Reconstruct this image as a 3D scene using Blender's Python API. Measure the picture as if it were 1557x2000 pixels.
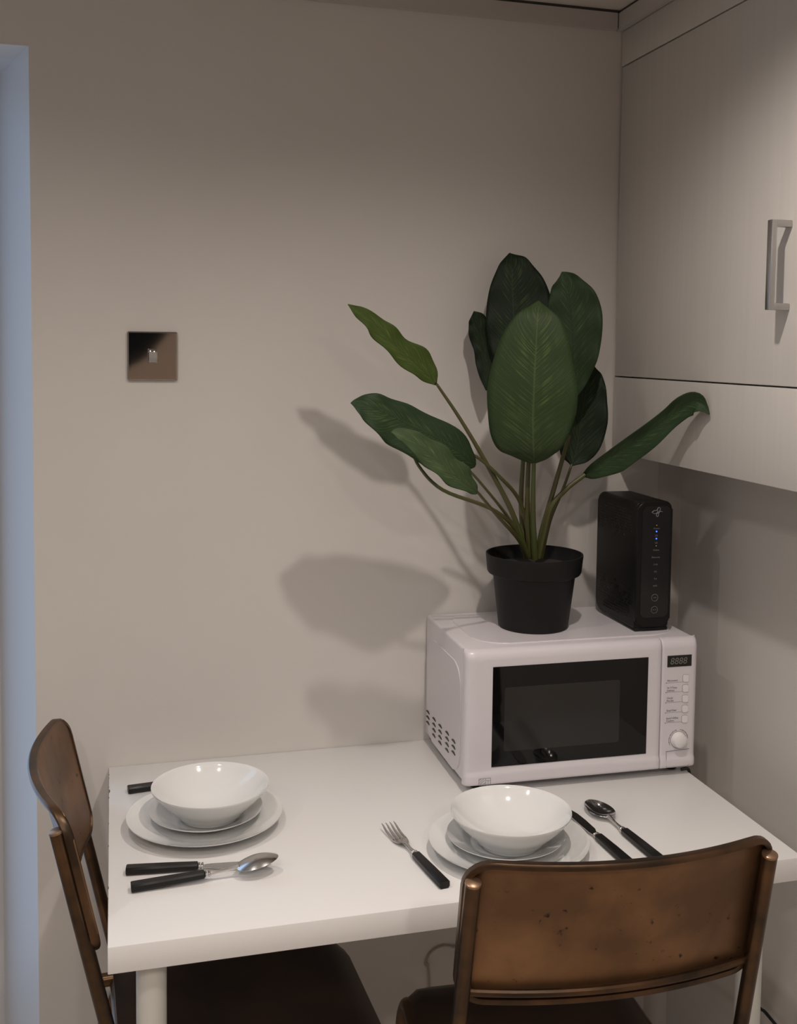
import bpy, bmesh, math, random
from mathutils import Vector, Matrix
for o in list(bpy.data.objects): bpy.data.objects.remove(o, do_unlink=True)
random.seed(7)
R = math.radians
SC = bpy.context.scene
C = SC.collection

# ------------------------------------------------------------------ camera
YAW, PITCH, ROLL = .2713, -.0679, .0128
F_PX, CX, CY = 2116.26, 808.35, 823.88
CAM = Vector((.0106, -1.9543, 1.4901))
fwd = Vector((math.sin(YAW), math.cos(YAW), 0)); rgt = Vector((math.cos(YAW), -math.sin(YAW), 0)); up = Vector((0, 0, 1))
f2 = fwd*math.cos(PITCH) + up*math.sin(PITCH); u2 = up*math.cos(PITCH) - fwd*math.sin(PITCH)
r3 = rgt*math.cos(ROLL) + u2*math.sin(ROLL); u3 = u2*math.cos(ROLL) - rgt*math.sin(ROLL)
cam_d = bpy.data.cameras.new('camera'); cam = bpy.data.objects.new('camera', cam_d); C.objects.link(cam)
cam.matrix_world = Matrix(((r3.x, u3.x, -f2.x, CAM.x), (r3.y, u3.y, -f2.y, CAM.y), (r3.z, u3.z, -f2.z, CAM.z), (0, 0, 0, 1)))
cam_d.sensor_fit = 'VERTICAL'; cam_d.sensor_height = 36; cam_d.sensor_width = 36*1557/2000
cam_d.lens = F_PX*36/2000; cam_d.shift_x = (778.5-CX)/2000; cam_d.shift_y = (CY-1000)/2000
cam_d.clip_start = .05
SC.camera = cam

def at(x, y, X=None, Y=None, Z=None):
    """world point on a given plane for a pixel of the 1557x2000 frame (used for measuring)"""
    d = f2 + r3*((x-CX)/F_PX) - u3*((y-CY)/F_PX)
    t = (X-CAM.x)/d.x if X is not None else (Y-CAM.y)/d.y if Y is not None else (Z-CAM.z)/d.z
    return CAM + d*t

# ------------------------------------------------------------------ world, light, exposure
w = bpy.data.worlds.new('world'); SC.world = w; w.use_nodes = True
w.node_tree.nodes['Background'].inputs[0].default_value = (.45, .62, 1, 1)
w.node_tree.nodes['Background'].inputs[1].default_value = .25
SC.view_settings.view_transform = 'Standard'; SC.view_settings.look = 'None'
SC.view_settings.exposure = .24; SC.view_settings.gamma = 1; SC.view_settings.use_curve_mapping = False

WARM = (1, .893, .815)
LIGHTS = [((.54, -.83, 2.12), 22.0, 148), ((-.20, -.74, 2.12), 11.0, 150), ((.48, -1.55, 2.12), 10.0, 138), ((-.25, -1.45, 2.12), 9.0, 138),
          ((.55, -2.45, 2.12), 36.0, 177), ((-.30, -2.25, 2.12), 36.0, 177), ((-1.10, -1.50, 2.12), 13.0, 174), ((-1.10, -2.6, 2.12), 16.0, 172)]  # this row: unseen lamps added as ambient fill for the room
for pos, pw, cone in LIGHTS:
    l = bpy.data.lights.new('downlight_beam', 'SPOT'); l.energy = pw; l.color = WARM
    l.spot_size = R(cone); l.spot_blend = 1.0; l.shadow_soft_size = .018 if pos[1] > -1.8 else .04
    o = bpy.data.objects.new('downlight_beam', l); C.objects.link(o); o.location = pos
# daylight through the glazed opening at the left of the back wall
l = bpy.data.lights.new('daylight', 'AREA'); l.energy = 4.6; l.color = (.50, .71, 1); l.shape = 'RECTANGLE'; l.size = .8; l.size_y = 1.75
o = bpy.data.objects.new('daylight', l); C.objects.link(o); o.location = (-.72, .262, 1.08); o.rotation_euler = (R(-90), 0, 0)

# ------------------------------------------------------------------ materials
def mat(name, col, rough=.5, metal=0, noise=0, nscale=8, bump=0, bscale=60, col2=None, coat=0, spec=.5, stretch=None):
    m = bpy.data.materials.new(name); m.use_nodes = True; nt = m.node_tree; b = nt.nodes['Principled BSDF']
    b.inputs['Base Color'].default_value = (*col, 1); b.inputs['Roughness'].default_value = rough
    b.inputs['Metallic'].default_value = metal; b.inputs['Coat Weight'].default_value = coat
    b.inputs['Specular IOR Level'].default_value = spec
    tc = nt.nodes.new('ShaderNodeTexCoord'); mp = nt.nodes.new('ShaderNodeMapping'); nt.links.new(tc.outputs['Object'], mp.inputs[0])
    if stretch: mp.inputs['Scale'].default_value = stretch
    if noise or col2:
        n = nt.nodes.new('ShaderNodeTexNoise'); n.inputs['Scale'].default_value = nscale; n.inputs['Detail'].default_value = 6
        nt.links.new(mp.outputs[0], n.inputs['Vector'])
        mx = nt.nodes.new('ShaderNodeMix'); mx.data_type = 'RGBA'
        mx.inputs[6].default_value = (*col, 1); c2 = col2 or tuple(c*(1-noise) for c in col); mx.inputs[7].default_value = (*c2, 1)
        cr = nt.nodes.new('ShaderNodeMapRange'); cr.inputs[1].default_value = .38; cr.inputs[2].default_value = .65
        nt.links.new(n.outputs['Fac'], cr.inputs[0]); nt.links.new(cr.outputs[0], mx.inputs[0]); nt.links.new(mx.outputs[2], b.inputs['Base Color'])
    if bump:
        n2 = nt.nodes.new('ShaderNodeTexNoise'); n2.inputs['Scale'].default_value = bscale; n2.inputs['Detail'].default_value = 4
        bp = nt.nodes.new('ShaderNodeBump'); bp.inputs['Strength'].default_value = bump; bp.inputs['Distance'].default_value = .002
        nt.links.new(mp.outputs[0], n2.inputs['Vector']); nt.links.new(n2.outputs['Fac'], bp.inputs['Height']); nt.links.new(bp.outputs[0], b.inputs['Normal'])
    return m
M = {}
M['wall'] = mat('painted_wall', (.61, .585, .555), .5, noise=.03, nscale=3, bump=.05, bscale=90)
M['ceil'] = mat('ceiling_paint', (.62, .58, .52), .7)
M['trim'] = mat('trim_paint', (.46, .43, .41), .45)
M['gap'] = mat('gap_shade', (.05, .045, .04), .8)
M['reveal'] = mat('reveal_paint', (.60, .60, .60), .5)
M['floor'] = mat('floor_laminate', (.50, .43, .36), .4, noise=.3, nscale=6, stretch=(1, 8, 1))
M['darkwall'] = mat('reflected_wall', (.36, .29, .23), .8)
M['void'] = mat('unlit_space_dark', (.03, .03, .03), .9)  # near black, standing in for unlit space behind the sloped wall
M['cab'] = mat('cabinet_lacquer', (.57, .545, .51), .30, noise=.035, nscale=5, stretch=(1, 14, .6), bump=.04, bscale=160)
M['table'] = mat('table_white', (.755, .75, .738), .30, bump=.03, bscale=120)
M['leg'] = mat('table_leg_paint', (.62, .62, .58), .35)
M['chip'] = mat('chipped_board', (.12, .075, .045), .9)
M['steel'] = mat('brushed_steel', (.55, .54, .53), .3, 1)
M['cutlery'] = mat('cutlery_steel', (.62, .61, .60), .16, 1)
M['chrome'] = mat('black_chrome', (.36, .33, .30), .05, 1)
M['black'] = mat('black_handle', (.008, .0075, .0075), .32, spec=.3)
M['china'] = mat('white_porcelain', (.74, .75, .74), .08, coat=.4)
M['mw'] = mat('microwave_white', (.66, .63, .66), .28)
M['mwlight'] = mat('microwave_button', (.76, .74, .75), .25)
M['groove'] = mat('groove_grey', (.16, .15, .15), .6)
M['print'] = mat('print_grey', (.13, .12, .13), .6)
M['glass'] = mat('oven_glass', (.004, .004, .004), .04, spec=.35)
M['mesh'] = mat('oven_mesh', (.022, .021, .019), .14, spec=.35)
M['display'] = mat('display_black', (.008, .007, .006), .15)
M['segment'] = mat('display_segment', (.16, .155, .14), .4)
M['pot'] = mat('pot_plastic', (.0105, .010, .010), .5, spec=.22)
M['soil'] = mat('potting_disc', (.035, .030, .028), .9, bump=.8, bscale=120)
M['router'] = mat('router_plastic', (.008, .0075, .0075), .40, spec=.22)
M['rface'] = mat('router_face', (.005, .005, .006), .12)
M['rtext'] = mat('router_print', (.17, .17, .18), .5)
M['cable_b'] = mat('cable_black', (.01, .01, .01), .5)
M['cable_w'] = mat('cable_grey', (.35, .31, .27), .5)
M['stem'] = mat('stem_green', (.055, .070, .018), .45, col2=(.075, .055, .018), nscale=14, stretch=(1, 1, .3))
M['back'] = mat('bronze_panel', (.29, .155, .072), .42, .65, col2=(.14, .075, .038), nscale=7, bump=.15, bscale=25)
M['backlip'] = mat('bronze_lip', (.12, .066, .034), .36, .8, col2=(.05, .034, .022), nscale=16)
M['tube'] = mat('bronze_tube', (.14, .078, .040), .30, .85, col2=(.055, .038, .026), nscale=14)
M['tubecap'] = mat('bronze_cap', (.30, .19, .12), .35, .7)
M['seat'] = mat('seat_brown', (.040, .020, .012), .38, .35, col2=(.022, .012, .008), nscale=10)
M['lampglow'] = mat('lamp_glow', (1, .9, .8), .5)
b = M['lampglow'].node_tree.nodes['Principled BSDF']; b.inputs['Emission Color'].default_value = (1, .85, .7, 1); b.inputs['Emission Strength'].default_value = 3
def emis(name, col, s):
    m = mat(name, col, .5); b = m.node_tree.nodes['Principled BSDF']; b.inputs['Emission Color'].default_value = (*col, 1); b.inputs['Emission Strength'].default_value = s
    return m
M['led_blue'] = emis('led_blue', (.03, .10, 1), 3)
M['led_amber'] = emis('led_amber', (.35, .30, .05), .35)

# patina of the chair back: dark smudges and speckles on bronze
def patina(m):
    nt = m.node_tree; b = nt.nodes['Principled BSDF']; src = b.inputs['Base Color'].links[0].from_socket
    tc = nt.nodes.new('ShaderNodeTexCoord')
    n = nt.nodes.new('ShaderNodeTexNoise'); n.inputs['Scale'].default_value = 70; n.inputs['Detail'].default_value = 3
    nt.links.new(tc.outputs['Object'], n.inputs['Vector'])
    r = nt.nodes.new('ShaderNodeMapRange'); r.inputs[1].default_value = .66; r.inputs[2].default_value = .74
    nt.links.new(n.outputs['Fac'], r.inputs[0])
    mx = nt.nodes.new('ShaderNodeMix'); mx.data_type = 'RGBA'; mx.inputs[7].default_value = (.035, .018, .010, 1)
    nt.links.new(src, mx.inputs[6]); nt.links.new(r.outputs[0], mx.inputs[0]); nt.links.new(mx.outputs[2], b.inputs['Base Color'])
    n3 = nt.nodes.new('ShaderNodeTexNoise'); n3.inputs['Scale'].default_value = 12
    nt.links.new(tc.outputs['Object'], n3.inputs['Vector'])
    r3_ = nt.nodes.new('ShaderNodeMapRange'); r3_.inputs[3].default_value = .28; r3_.inputs[4].default_value = .58
    nt.links.new(n3.outputs['Fac'], r3_.inputs[0]); nt.links.new(r3_.outputs[0], b.inputs['Roughness'])
patina(M['back'])

def leaf_mat(name, dark, light, vein):
    m = bpy.data.materials.new(name); m.use_nodes = True; nt = m.node_tree; b = nt.nodes['Principled BSDF']; N = nt.nodes; L = nt.links
    b.inputs['Roughness'].default_value = .55; b.inputs['Specular IOR Level'].default_value = .18
    uv = N.new('ShaderNodeUVMap'); uv.uv_map = 'leaf'; sp = N.new('ShaderNodeSeparateXYZ'); L.new(uv.outputs[0], sp.inputs[0])
    ab = N.new('ShaderNodeMath'); ab.operation = 'ABSOLUTE'; L.new(sp.outputs[0], ab.inputs[0])
    def mth(op, a, b_):
        n = N.new('ShaderNodeMath'); n.operation = op
        for i, s in enumerate((a, b_)):
            if isinstance(s, (int, float)): n.inputs[i].default_value = s
            else: L.new(s, n.inputs[i])
        return n.outputs[0]
    sl = mth('SUBTRACT', sp.outputs[1], mth('MULTIPLY', ab.outputs[0], .22))
    wob = N.new('ShaderNodeTexNoise'); wob.inputs['Scale'].default_value = 5; L.new(uv.outputs[0], wob.inputs['Vector'])
    cmb = N.new('ShaderNodeCombineXYZ'); L.new(mth('MULTIPLY', ab.outputs[0], 1.2), cmb.inputs[0]); L.new(mth('MULTIPLY', sl, 75), cmb.inputs[1])
    L.new(mth('MULTIPLY', mth('SIGN', sp.outputs[0], 0), 3), cmb.inputs[2])
    n1 = N.new('ShaderNodeTexNoise'); n1.inputs['Scale'].default_value = 1; n1.inputs['Detail'].default_value = 2; L.new(cmb.outputs[0], n1.inputs['Vector'])
    r1 = N.new('ShaderNodeMapRange'); r1.inputs[1].default_value = .48; r1.inputs[2].default_value = .64; L.new(n1.outputs['Fac'], r1.inputs[0])
    pat = N.new('ShaderNodeMapRange'); pat.inputs[1].default_value = .4; pat.inputs[2].default_value = .6; L.new(wob.outputs['Fac'], pat.inputs[0])
    fade = mth('MULTIPLY', mth('SUBTRACT', 1.0, ab.outputs[0]), 1.3)
    fac = mth('MULTIPLY', mth('MULTIPLY', r1.outputs[0], mth('MINIMUM', fade, 1)), mth('ADD', mth('MULTIPLY', pat.outputs[0], .7), .3))
    mx = N.new('ShaderNodeMix'); mx.data_type = 'RGBA'; mx.inputs[6].default_value = (*dark, 1); mx.inputs[7].default_value = (*light, 1); L.new(fac, mx.inputs[0])
    mid = mth('LESS_THAN', ab.outputs[0], .022)
    mx2 = N.new('ShaderNodeMix'); mx2.data_type = 'RGBA'; mx2.inputs[7].default_value = (*vein, 1); L.new(mx.outputs[2], mx2.inputs[6]); L.new(mth('MULTIPLY', mid, .6), mx2.inputs[0])
    L.new(mx2.outputs[2], b.inputs['Base Color'])
    bp = N.new('ShaderNodeBump'); bp.inputs['Strength'].default_value = .35; bp.inputs['Distance'].default_value = .002; L.new(n1.outputs['Fac'], bp.inputs['Height']); L.new(bp.outputs[0], b.inputs['Normal'])
    return m
M['leaf_dark'] = leaf_mat('leaf_dark', (0.0066, 0.0139, 0.0059), (0.0368, 0.0644, 0.0184), (0.0240, 0.0400, 0.0160))
M['leaf_mid'] = leaf_mat('leaf_mid', (0.0295, 0.0500, 0.0195), (0.0782, 0.1150, 0.0368), (0.0720, 0.1040, 0.0400))
M['leaf_deep'] = leaf_mat('leaf_deep', (0.0198, 0.0383, 0.0158), (0.0552, 0.0966, 0.0322), (0.0160, 0.0280, 0.0120))
M['leaf_pale'] = leaf_mat('leaf_pale', (0.0396, 0.0660, 0.0277), (0.1104, 0.1564, 0.0644), (0.0240, 0.0400, 0.0200))
M['leaf_lime'] = leaf_mat('leaf_lime', (0.0429, 0.0693, 0.0132), (0.1196, 0.1564, 0.0414), (0.0240, 0.0360, 0.0096))

# ------------------------------------------------------------------ helpers
def empty(name, loc, rot=(0, 0, 0)):
    o = bpy.data.objects.new(name, None); C.objects.link(o); o.location = loc; o.rotation_euler = rot; o.empty_display_size = .05
    return o
def tag(o, label, cat, group=None):
    o['label'] = label; o['category'] = cat
    if group: o['group'] = group
    return o
def obj(name, bm, m, parent=None, smooth=True, angle=35, recalc=True):
    if recalc: bmesh.ops.recalc_face_normals(bm, faces=bm.faces[:])
    if smooth:
        for f in bm.faces: f.smooth = True
        for e in bm.edges:
            if len(e.link_faces) == 2 and e.calc_face_angle(0) > R(angle): e.smooth = False
    me = bpy.data.meshes.new(name); bm.to_mesh(me); bm.free()
    me.materials.append(M[m] if isinstance(m, str) else m)
    o = bpy.data.objects.new(name, me); C.objects.link(o)
    if parent: o.parent = parent
    return o
def struct(name, bm, m, **k):
    o = obj(name, bm, m, **k); o['kind'] = 'structure'; return o
def box(bm, x0, x1, y0, y1, z0, z1, bev=0, seg=2, mtx=None):
    r = bmesh.ops.create_cube(bm, size=1); vs = r['verts']
    for v in vs: v.co = Vector((x0 + (x1-x0)*(v.co.x+.5), y0 + (y1-y0)*(v.co.y+.5), z0 + (z1-z0)*(v.co.z+.5)))
    if mtx: 
        for v in vs: v.co = mtx @ v.co
    if bev:
        es = list({e for v in vs for e in v.link_edges})
        bmesh.ops.bevel(bm, geom=es, offset=bev, segments=seg, affect='EDGES', profile=.5)
def bx(*a, **k):
    bm = bmesh.new(); box(bm, *a, **k); return bm
def lathe(prof, n=64, bm=None, closed=False):
    bm = bm or bmesh.new(); rings = []
    for r, z in prof:
        if r < 1e-6: rings.append([bm.verts.new((0, 0, z))])
        else: rings.append([bm.verts.new((r*math.cos(2*math.pi*i/n), r*math.sin(2*math.pi*i/n), z)) for i in range(n)])
    for a, b_ in zip(rings, rings[1:]):
        for i in range(n):
            j = (i+1) % n
            if len(a) == 1 and len(b_) == 1: continue
            if len(a) == 1: bm.faces.new((a[0], b_[i], b_[j]))
            elif len(b_) == 1: bm.faces.new((a[i], a[j], b_[0]))
            else: bm.faces.new((a[i], a[j], b_[j], b_[i]))
    return bm
def smooth_path(pts, sub=8):
    pts = [Vector(p) for p in pts]; out = []
    P = [2*pts[0]-pts[1]] + pts + [2*pts[-1]-pts[-2]]
    for i in range(1, len(P)-2):
        a, b_, c, d = P[i-1:i+3]
        for k in range(sub):
            t = k/sub
            out.append(.5*((2*b_) + (c-a)*t + (2*a-5*b_+4*c-d)*t*t + (3*b_-a-3*c+d)*t**3))
    out.append(pts[-1].copy()); return out
def fillet_path(pts, rad, n=6):
    pts = [Vector(p) for p in pts]; out = [pts[0]]
    for i in range(1, len(pts)-1):
        a, b_, c = pts[i-1:i+2]; d1 = (a-b_); d2 = (c-b_); r_ = min(rad, d1.length*.45, d2.length*.45)
        p0 = b_ + d1.normalized()*r_; p1 = b_ + d2.normalized()*r_
        for k in range(n+1):
            t = k/n; out.append((1-t)**2*p0 + 2*t*(1-t)*b_ + t*t*p1)
    out.append(pts[-1]); return out
def tube(path, rad, n=14, bm=None, cap=True, closed=False):
    bm = bm or bmesh.new(); path = [Vector(p) for p in path]; rings = []; N_ = len(path)
    rads = rad if isinstance(rad, (list, tuple)) else [rad]*N_
    t0 = (path[1]-path[0]).normalized(); nrm = t0.orthogonal().normalized()
    for i, p in enumerate(path):
        a = path[i-1] if (i or closed) else p; b_ = path[(i+1) % N_] if (i < N_-1 or closed) else p
        t = (b_-a).normalized(); nrm = (nrm - t*nrm.dot(t)).normalized(); bn = t.cross(nrm)
        rings.append([bm.verts.new(p + (nrm*math.cos(2*math.pi*k/n) + bn*math.sin(2*math.pi*k/n))*rads[i]) for k in range(n)])
    rr = list(zip(rings, rings[1:])) + ([(rings[-1], rings[0])] if closed else [])
    for a, b_ in rr:
        for k in range(n): bm.faces.new((a[k], a[(k+1) % n], b_[(k+1) % n], b_[k]))
    if cap and not closed: bm.faces.new(rings[0]); bm.faces.new(rings[-1][::-1])
    return bm
def sheet(grid, bm=None, thick=0):
    """grid of points -> solid sheet with thickness along -normal"""
    bm = bm or bmesh.new(); V = [[bm.verts.new(p) for p in row] for row in grid]
    fs = [bm.faces.new((V[i][j], V[i+1][j], V[i+1][j+1], V[i][j+1])) for i in range(len(V)-1) for j in range(len(V[0])-1)]
    if thick:
        bm.normal_update(); bmesh.ops.solidify(bm, geom=fs, thickness=thick)
    return bm
def prism(pts, h, bm=None, z0=0):
    """polygon in xy extruded z0..z0+h"""
    bm = bm or bmesh.new(); a = [bm.verts.new((x, y, z0)) for x, y in pts]; b_ = [bm.verts.new((x, y, z0+h)) for x, y in pts]; n = len(pts)
    bm.faces.new(a[::-1]); bm.faces.new(b_)
    for i in range(n): bm.faces.new((a[i], a[(i+1) % n], b_[(i+1) % n], b_[i]))
    return bm
def text(s, size, m, parent, loc, rot, name='lettering', align='LEFT', italic=0, sx=1):
    cu = bpy.data.curves.new(name, 'FONT'); cu.body = s; cu.size = size; cu.align_x = align; cu.extrude = .00005; cu.shear = italic; cu.resolution_u = 3
    tmp = bpy.data.objects.new(name, cu); C.objects.link(tmp)
    dg = bpy.context.evaluated_depsgraph_get(); me = bpy.data.meshes.new_from_object(tmp.evaluated_get(dg)); bpy.data.objects.remove(tmp, do_unlink=True)
    me.materials.clear(); me.materials.append(M[m]); o = bpy.data.objects.new(name, me); C.objects.link(o); o.parent = parent
    o.location = loc; o.rotation_euler = rot; o.scale = (sx, 1, 1)
    return o

# ------------------------------------------------------------------ the setting
XL, XC, XR = -.122, .9608, 1.112
ZTR, ZCE = 2.104, 2.137
bm = bmesh.new()                                     # back wall with the head of the opening
box(bm, XL, XR+.1, 0, .10, 0, 2.3)
box(bm, -1.6, XL, 0, .10, 1.985, 2.3); box(bm, -1.6, -1.25, 0, .10, 0, 1.985)
struct('wall_back', bm, 'wall', smooth=False)
# splayed reveal on the left of the back wall; the glazed opening lies past the frame
bm = prism([(XL+.0001, .0005), (XL-.084, .28), (XL+.1, .28), (XL+.1, .05)], 1.985)
struct('trim_reveal', bm, 'reveal', smooth=False)
bm = bmesh.new(); box(bm, -1.6, XL, .10, .32, 1.985, 2.3); box(bm, -1.6, -1.25, .1, .32, 0, 1.985); struct('trim_head', bm, 'reveal', smooth=False)
wn = bmesh.new()
for x0, x1 in ((-1.25, -1.19), (-.74, -.70), (-.27, -.20)): box(wn, x0, x1, .285, .32, 0, 1.985)
box(wn, -1.19, -.27, .285, .32, 1.93, 1.985); box(wn, -1.19, -.27, .285, .32, 0, .12)
struct('window_1', wn, 'reveal', smooth=False)
struct('wall_right', bx(XR, XR+.1, -3.4, .1, 0, 2.3), 'wall', smooth=False)
# narrow chamfered strip in the corner behind the table, darker than the walls
struct('trim_corner', prism([(1.066, -.0003), (XR, -.012), (XR, 0)], 2.12), 'trim', smooth=False)
struct('wall_left', bx(-1.7, -1.6, -3.4, .32, 0, 2.3), 'wall', smooth=False)
struct('wall_front', bx(-1.7, XR+.1, -4.3, -4.2, 0, 2.3), 'void', smooth=False)
struct('wall_reflected', (lambda b_: b_)(prism([(-1.7, -.0), (1.2, 0), (1.2, 2.3), (.80, 2.3), (.266, 1.552), (.213, 1.483), (.161, 1.426), (.083, 1.380), (-1.7, .35)], .08)), 'darkwall', smooth=False)  # unseen wall, its sloped edge shaped for the switch plate's reflection
o = bpy.data.objects['wall_reflected']; o.rotation_euler = (R(90), 0, 0); o.location = (0, -3.3, 0)
struct('floor', bx(-1.7, XR+.1, -4.3, .32, -.05, 0), 'floor', smooth=False)
struct('ceiling', bx(-1.7, XR+.1, -3.3, .32, ZCE+.004, 2.25), 'ceil', smooth=False)
bm = bmesh.new(); box(bm, -1.6, XC-.0145, -.012, -.0002, ZTR, ZCE-.002)
struct('trim_back', bm, 'trim', smooth=False)
bm = bmesh.new(); box(bm, XC-.012, XR-.001, -3.0, -.0002, ZTR, ZCE-.002)
struct('trim_right', bm, 'trim', smooth=False)
bm = bmesh.new(); box(bm, -1.6, XC-.009, -.009, -.0002, ZCE-.002, ZCE+.004); box(bm, XC-.009, XR, -3.0, -.0002, ZCE-.002, ZCE+.004); box(bm, XC-.0143, XC-.0122, -.010, -.0002, ZTR+.004, ZCE-.002)
struct('trim_joint_shade', bm, 'gap', smooth=False)  # dark strips fill the trim gaps, standing in for their shade
struct('baseboard_right', bx(XR-.014, XR-.0002, -3.0, -.013, 0, .09, bev=.003), 'wall')

# ------------------------------------------------------------------ wall cabinet
cabt = tag(empty('wall_cabinet', (XC, 0, 1.2897)), 'cream wall cabinet with a plain door and bar handle, hung high at right', 'cabinet')
def cpart(name, a, m, bev=.0012, parent=None):       # local to cabinet: x from front plane, y, z
    return obj(name, bx(*a, bev=bev), m, parent or cabt)
ZB = 1.2897
cpart('carcass', (.019, XR-XC-.001, -1.30, -.004, .006, ZTR-ZB-.001), 'cab')
cpart('lower_panel', (0, .0185, -1.30, -.002, 0, 1.4385-ZB), 'cab')
door = cpart('door', (0, .0185, -.612, -.0068, 1.4410-ZB, 2.0345-ZB), 'cab')
cpart('door', (0, .0185, -1.30, -.6145, 1.4410-ZB, 2.0345-ZB), 'cab')
cpart('upper_panel', (0, .0185, -1.30, -.002, 2.0372-ZB, ZTR-ZB-.001), 'cab')
bm = bmesh.new(); hz0, hz1 = 1.552-ZB, 1.682-ZB
box(bm, -.034, -.025, -.573, -.561, hz0, hz1, bev=.0012)
box(bm, -.026, -.0004, -.573, -.561, hz0, hz0+.010, bev=.001); box(bm, -.026, -.0004, -.573, -.561, hz1-.010, hz1, bev=.001)
h = obj('handle', bm, 'steel', door); h['label'] = 'brushed steel bar handle'

# ------------------------------------------------------------------ switch plate
sw = tag(empty('switch_plate', (.0775, 0, 1.4705)), 'square mirror-finish metal plate with a small central toggle on the wall', 'switch')
bm = bx(-.0425, .0425, -.0065, -.0003, -.0425, .0425, bev=.0022, seg=3); obj('plate', bm, 'chrome', sw, smooth=False)
bm = bx(-.0082, .0082, -.0090, -.006, -.0135, .0125, bev=.001); tb = obj('toggle_surround', bm, 'chrome', sw)
bm = bmesh.new(); vs = [(-.0062, -.0088, .009), (.0062, -.0088, .009), (.0062, -.0105, -.003), (-.0062, -.0105, -.003), (.0062, -.0142, -.0112), (-.0062, -.0142, -.0112), (-.0062, -.0085, -.0118), (.0062, -.0085, -.0118)]
V = [bm.verts.new(v) for v in vs]
for q in ((0, 1, 2, 3), (3, 2, 4, 5), (5, 4, 7, 6), (0, 3, 6), (3, 5, 6), (1, 7, 2), (2, 7, 4), (0, 6, 7, 1)): bm.faces.new([V[i] for i in q])
obj('toggle', bm, 'cutlery', sw, smooth=False)

# ------------------------------------------------------------------ table
TW, TD, TH, TT = .999, .6, .74, .0355
tab = tag(empty('dining_table', (TW/2, -TD/2, 0)), 'white rectangular dining table with round legs against the wall', 'table')
obj('tabletop', bx(-TW/2, TW/2, -TD/2, TD/2-.001, TH-TT, TH, bev=.0012, seg=2), 'table', tab)
for lx, ly in ((.0545-TW/2, -.553+TD/2), (.944-TW/2, -.553+TD/2), (.0545-TW/2, -.06+TD/2), (.944-TW/2, -.06+TD/2)):
    bm = lathe([(0, 0), (.018, 0), (.0195, .003), (.0195, TH-TT-.006), (.030, TH-TT-.006), (.030, TH-TT-.0002), (0, TH-TT-.0002)], 32)
    lg = obj('leg', bm, 'leg', tab); lg.location = (lx, ly, 0)
for py, s in ((-.035, .004), (-.050, .003), (-.108, .013), (-.135, .005), (-.235, .003), (-.315, .004), (-.445, .007), (-.475, .003), (-.52, .003), (-.09, .003)):
    bm = bmesh.new(); n = 7; sh = [(-TW/2 - .0003, py+TD/2 - s/2), (-TW/2 + s*.10, py+TD/2-s*.42), (-TW/2 + s*.16, py+TD/2-s*.12), (-TW/2 + s*.11, py+TD/2+s*.15), (-TW/2 + s*.13, py+TD/2+s*.38), (-TW/2-.0003, py+TD/2+s/2)]
    prism(sh, .0016, bm, TH-.0013); ch = obj('edge_chip', bm, 'chip', tab, smooth=False); ch['label'] = 'brown chip in the white edge'

# ------------------------------------------------------------------ crockery
def plate(name, r, loc, label, cat, kind):
    bm = bmesh.new()
    if kind == 'dinner': pr = [(0, .0062), (r*.60, .0060), (r*.655, .0072), (r*.70, .0105), (r*.80, .0140), (r*.93, .0185), (r*.985, .0208), (r, .0215), (r*.998, .0200), (r*.93, .0158), (r*.80, .0110), (r*.69, .0065), (r*.62, .0022), (r*.60, 0), (r*.575, 0), (r*.56, .0025), (0, .0025)]
    elif kind == 'side': pr = [(0, .0058), (r*.58, .0056), (r*.64, .0070), (r*.72, .0100), (r*.85, .0145), (r*.97, .0190), (r, .0202), (r*.997, .0188), (r*.85, .0118), (r*.70, .0070), (r*.60, .0020), (r*.58, 0), (r*.55, 0), (r*.53, .0022), (0, .0022)]
    else:
        Rs = .112; zz = lambda q, o: o + Rs - math.sqrt(Rs*Rs-(q*r)**2)
        pr = [(q*r, zz(q, .0068)) for q in (0, .12, .25, .38, .5, .6, .7, .8, .88, .95, .99)] + [(r*1.002, zz(.995, .0066)), (r*1.004, zz(.995, .0048))] + [(q*r, zz(q, o_)) for q, o_ in ((.99, .0036), (.95, .0032), (.88, .0024), (.8, .0014), (.72, .0002), (.66, -.0010))] + [(r*.61, .0105), (r*.57, .0075), (r*.53, .0040), (r*.505, .0014), (r*.495, 0), (r*.46, 0), (r*.45, .0025), (0, .0025)]
    lathe(pr, 96, bm); o = obj(name, bm, 'china', angle=60); o.location = loc
    if cat: tag(o, label, cat, 'white porcelain place settings')
    return o
for cx_, cy_, who in ((.146, -.276, 'left'), (.578, -.475, 'right')):
    side = 'at the left end of the table' if who == 'left' else 'in front of the microwave'
    plate('dinner_plate', .120, (cx_, cy_, TH+.0002), 'large white dinner plate ' + side, 'plate', 'dinner')
    plate('side_plate', .088, (cx_+(.002 if who == 'left' else -.003), cy_+.006, TH+.0066), 'small white plate stacked on the dinner plate ' + side, 'plate', 'side')
    plate('soup_bowl', .0905, (cx_+(.008 if who == 'left' else .001), cy_+(-.0005 if who == 'left' else -.003), TH+.0134), 'wide white porcelain bowl on top of the plates ' + side, 'bowl', 'bowl')

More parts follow.
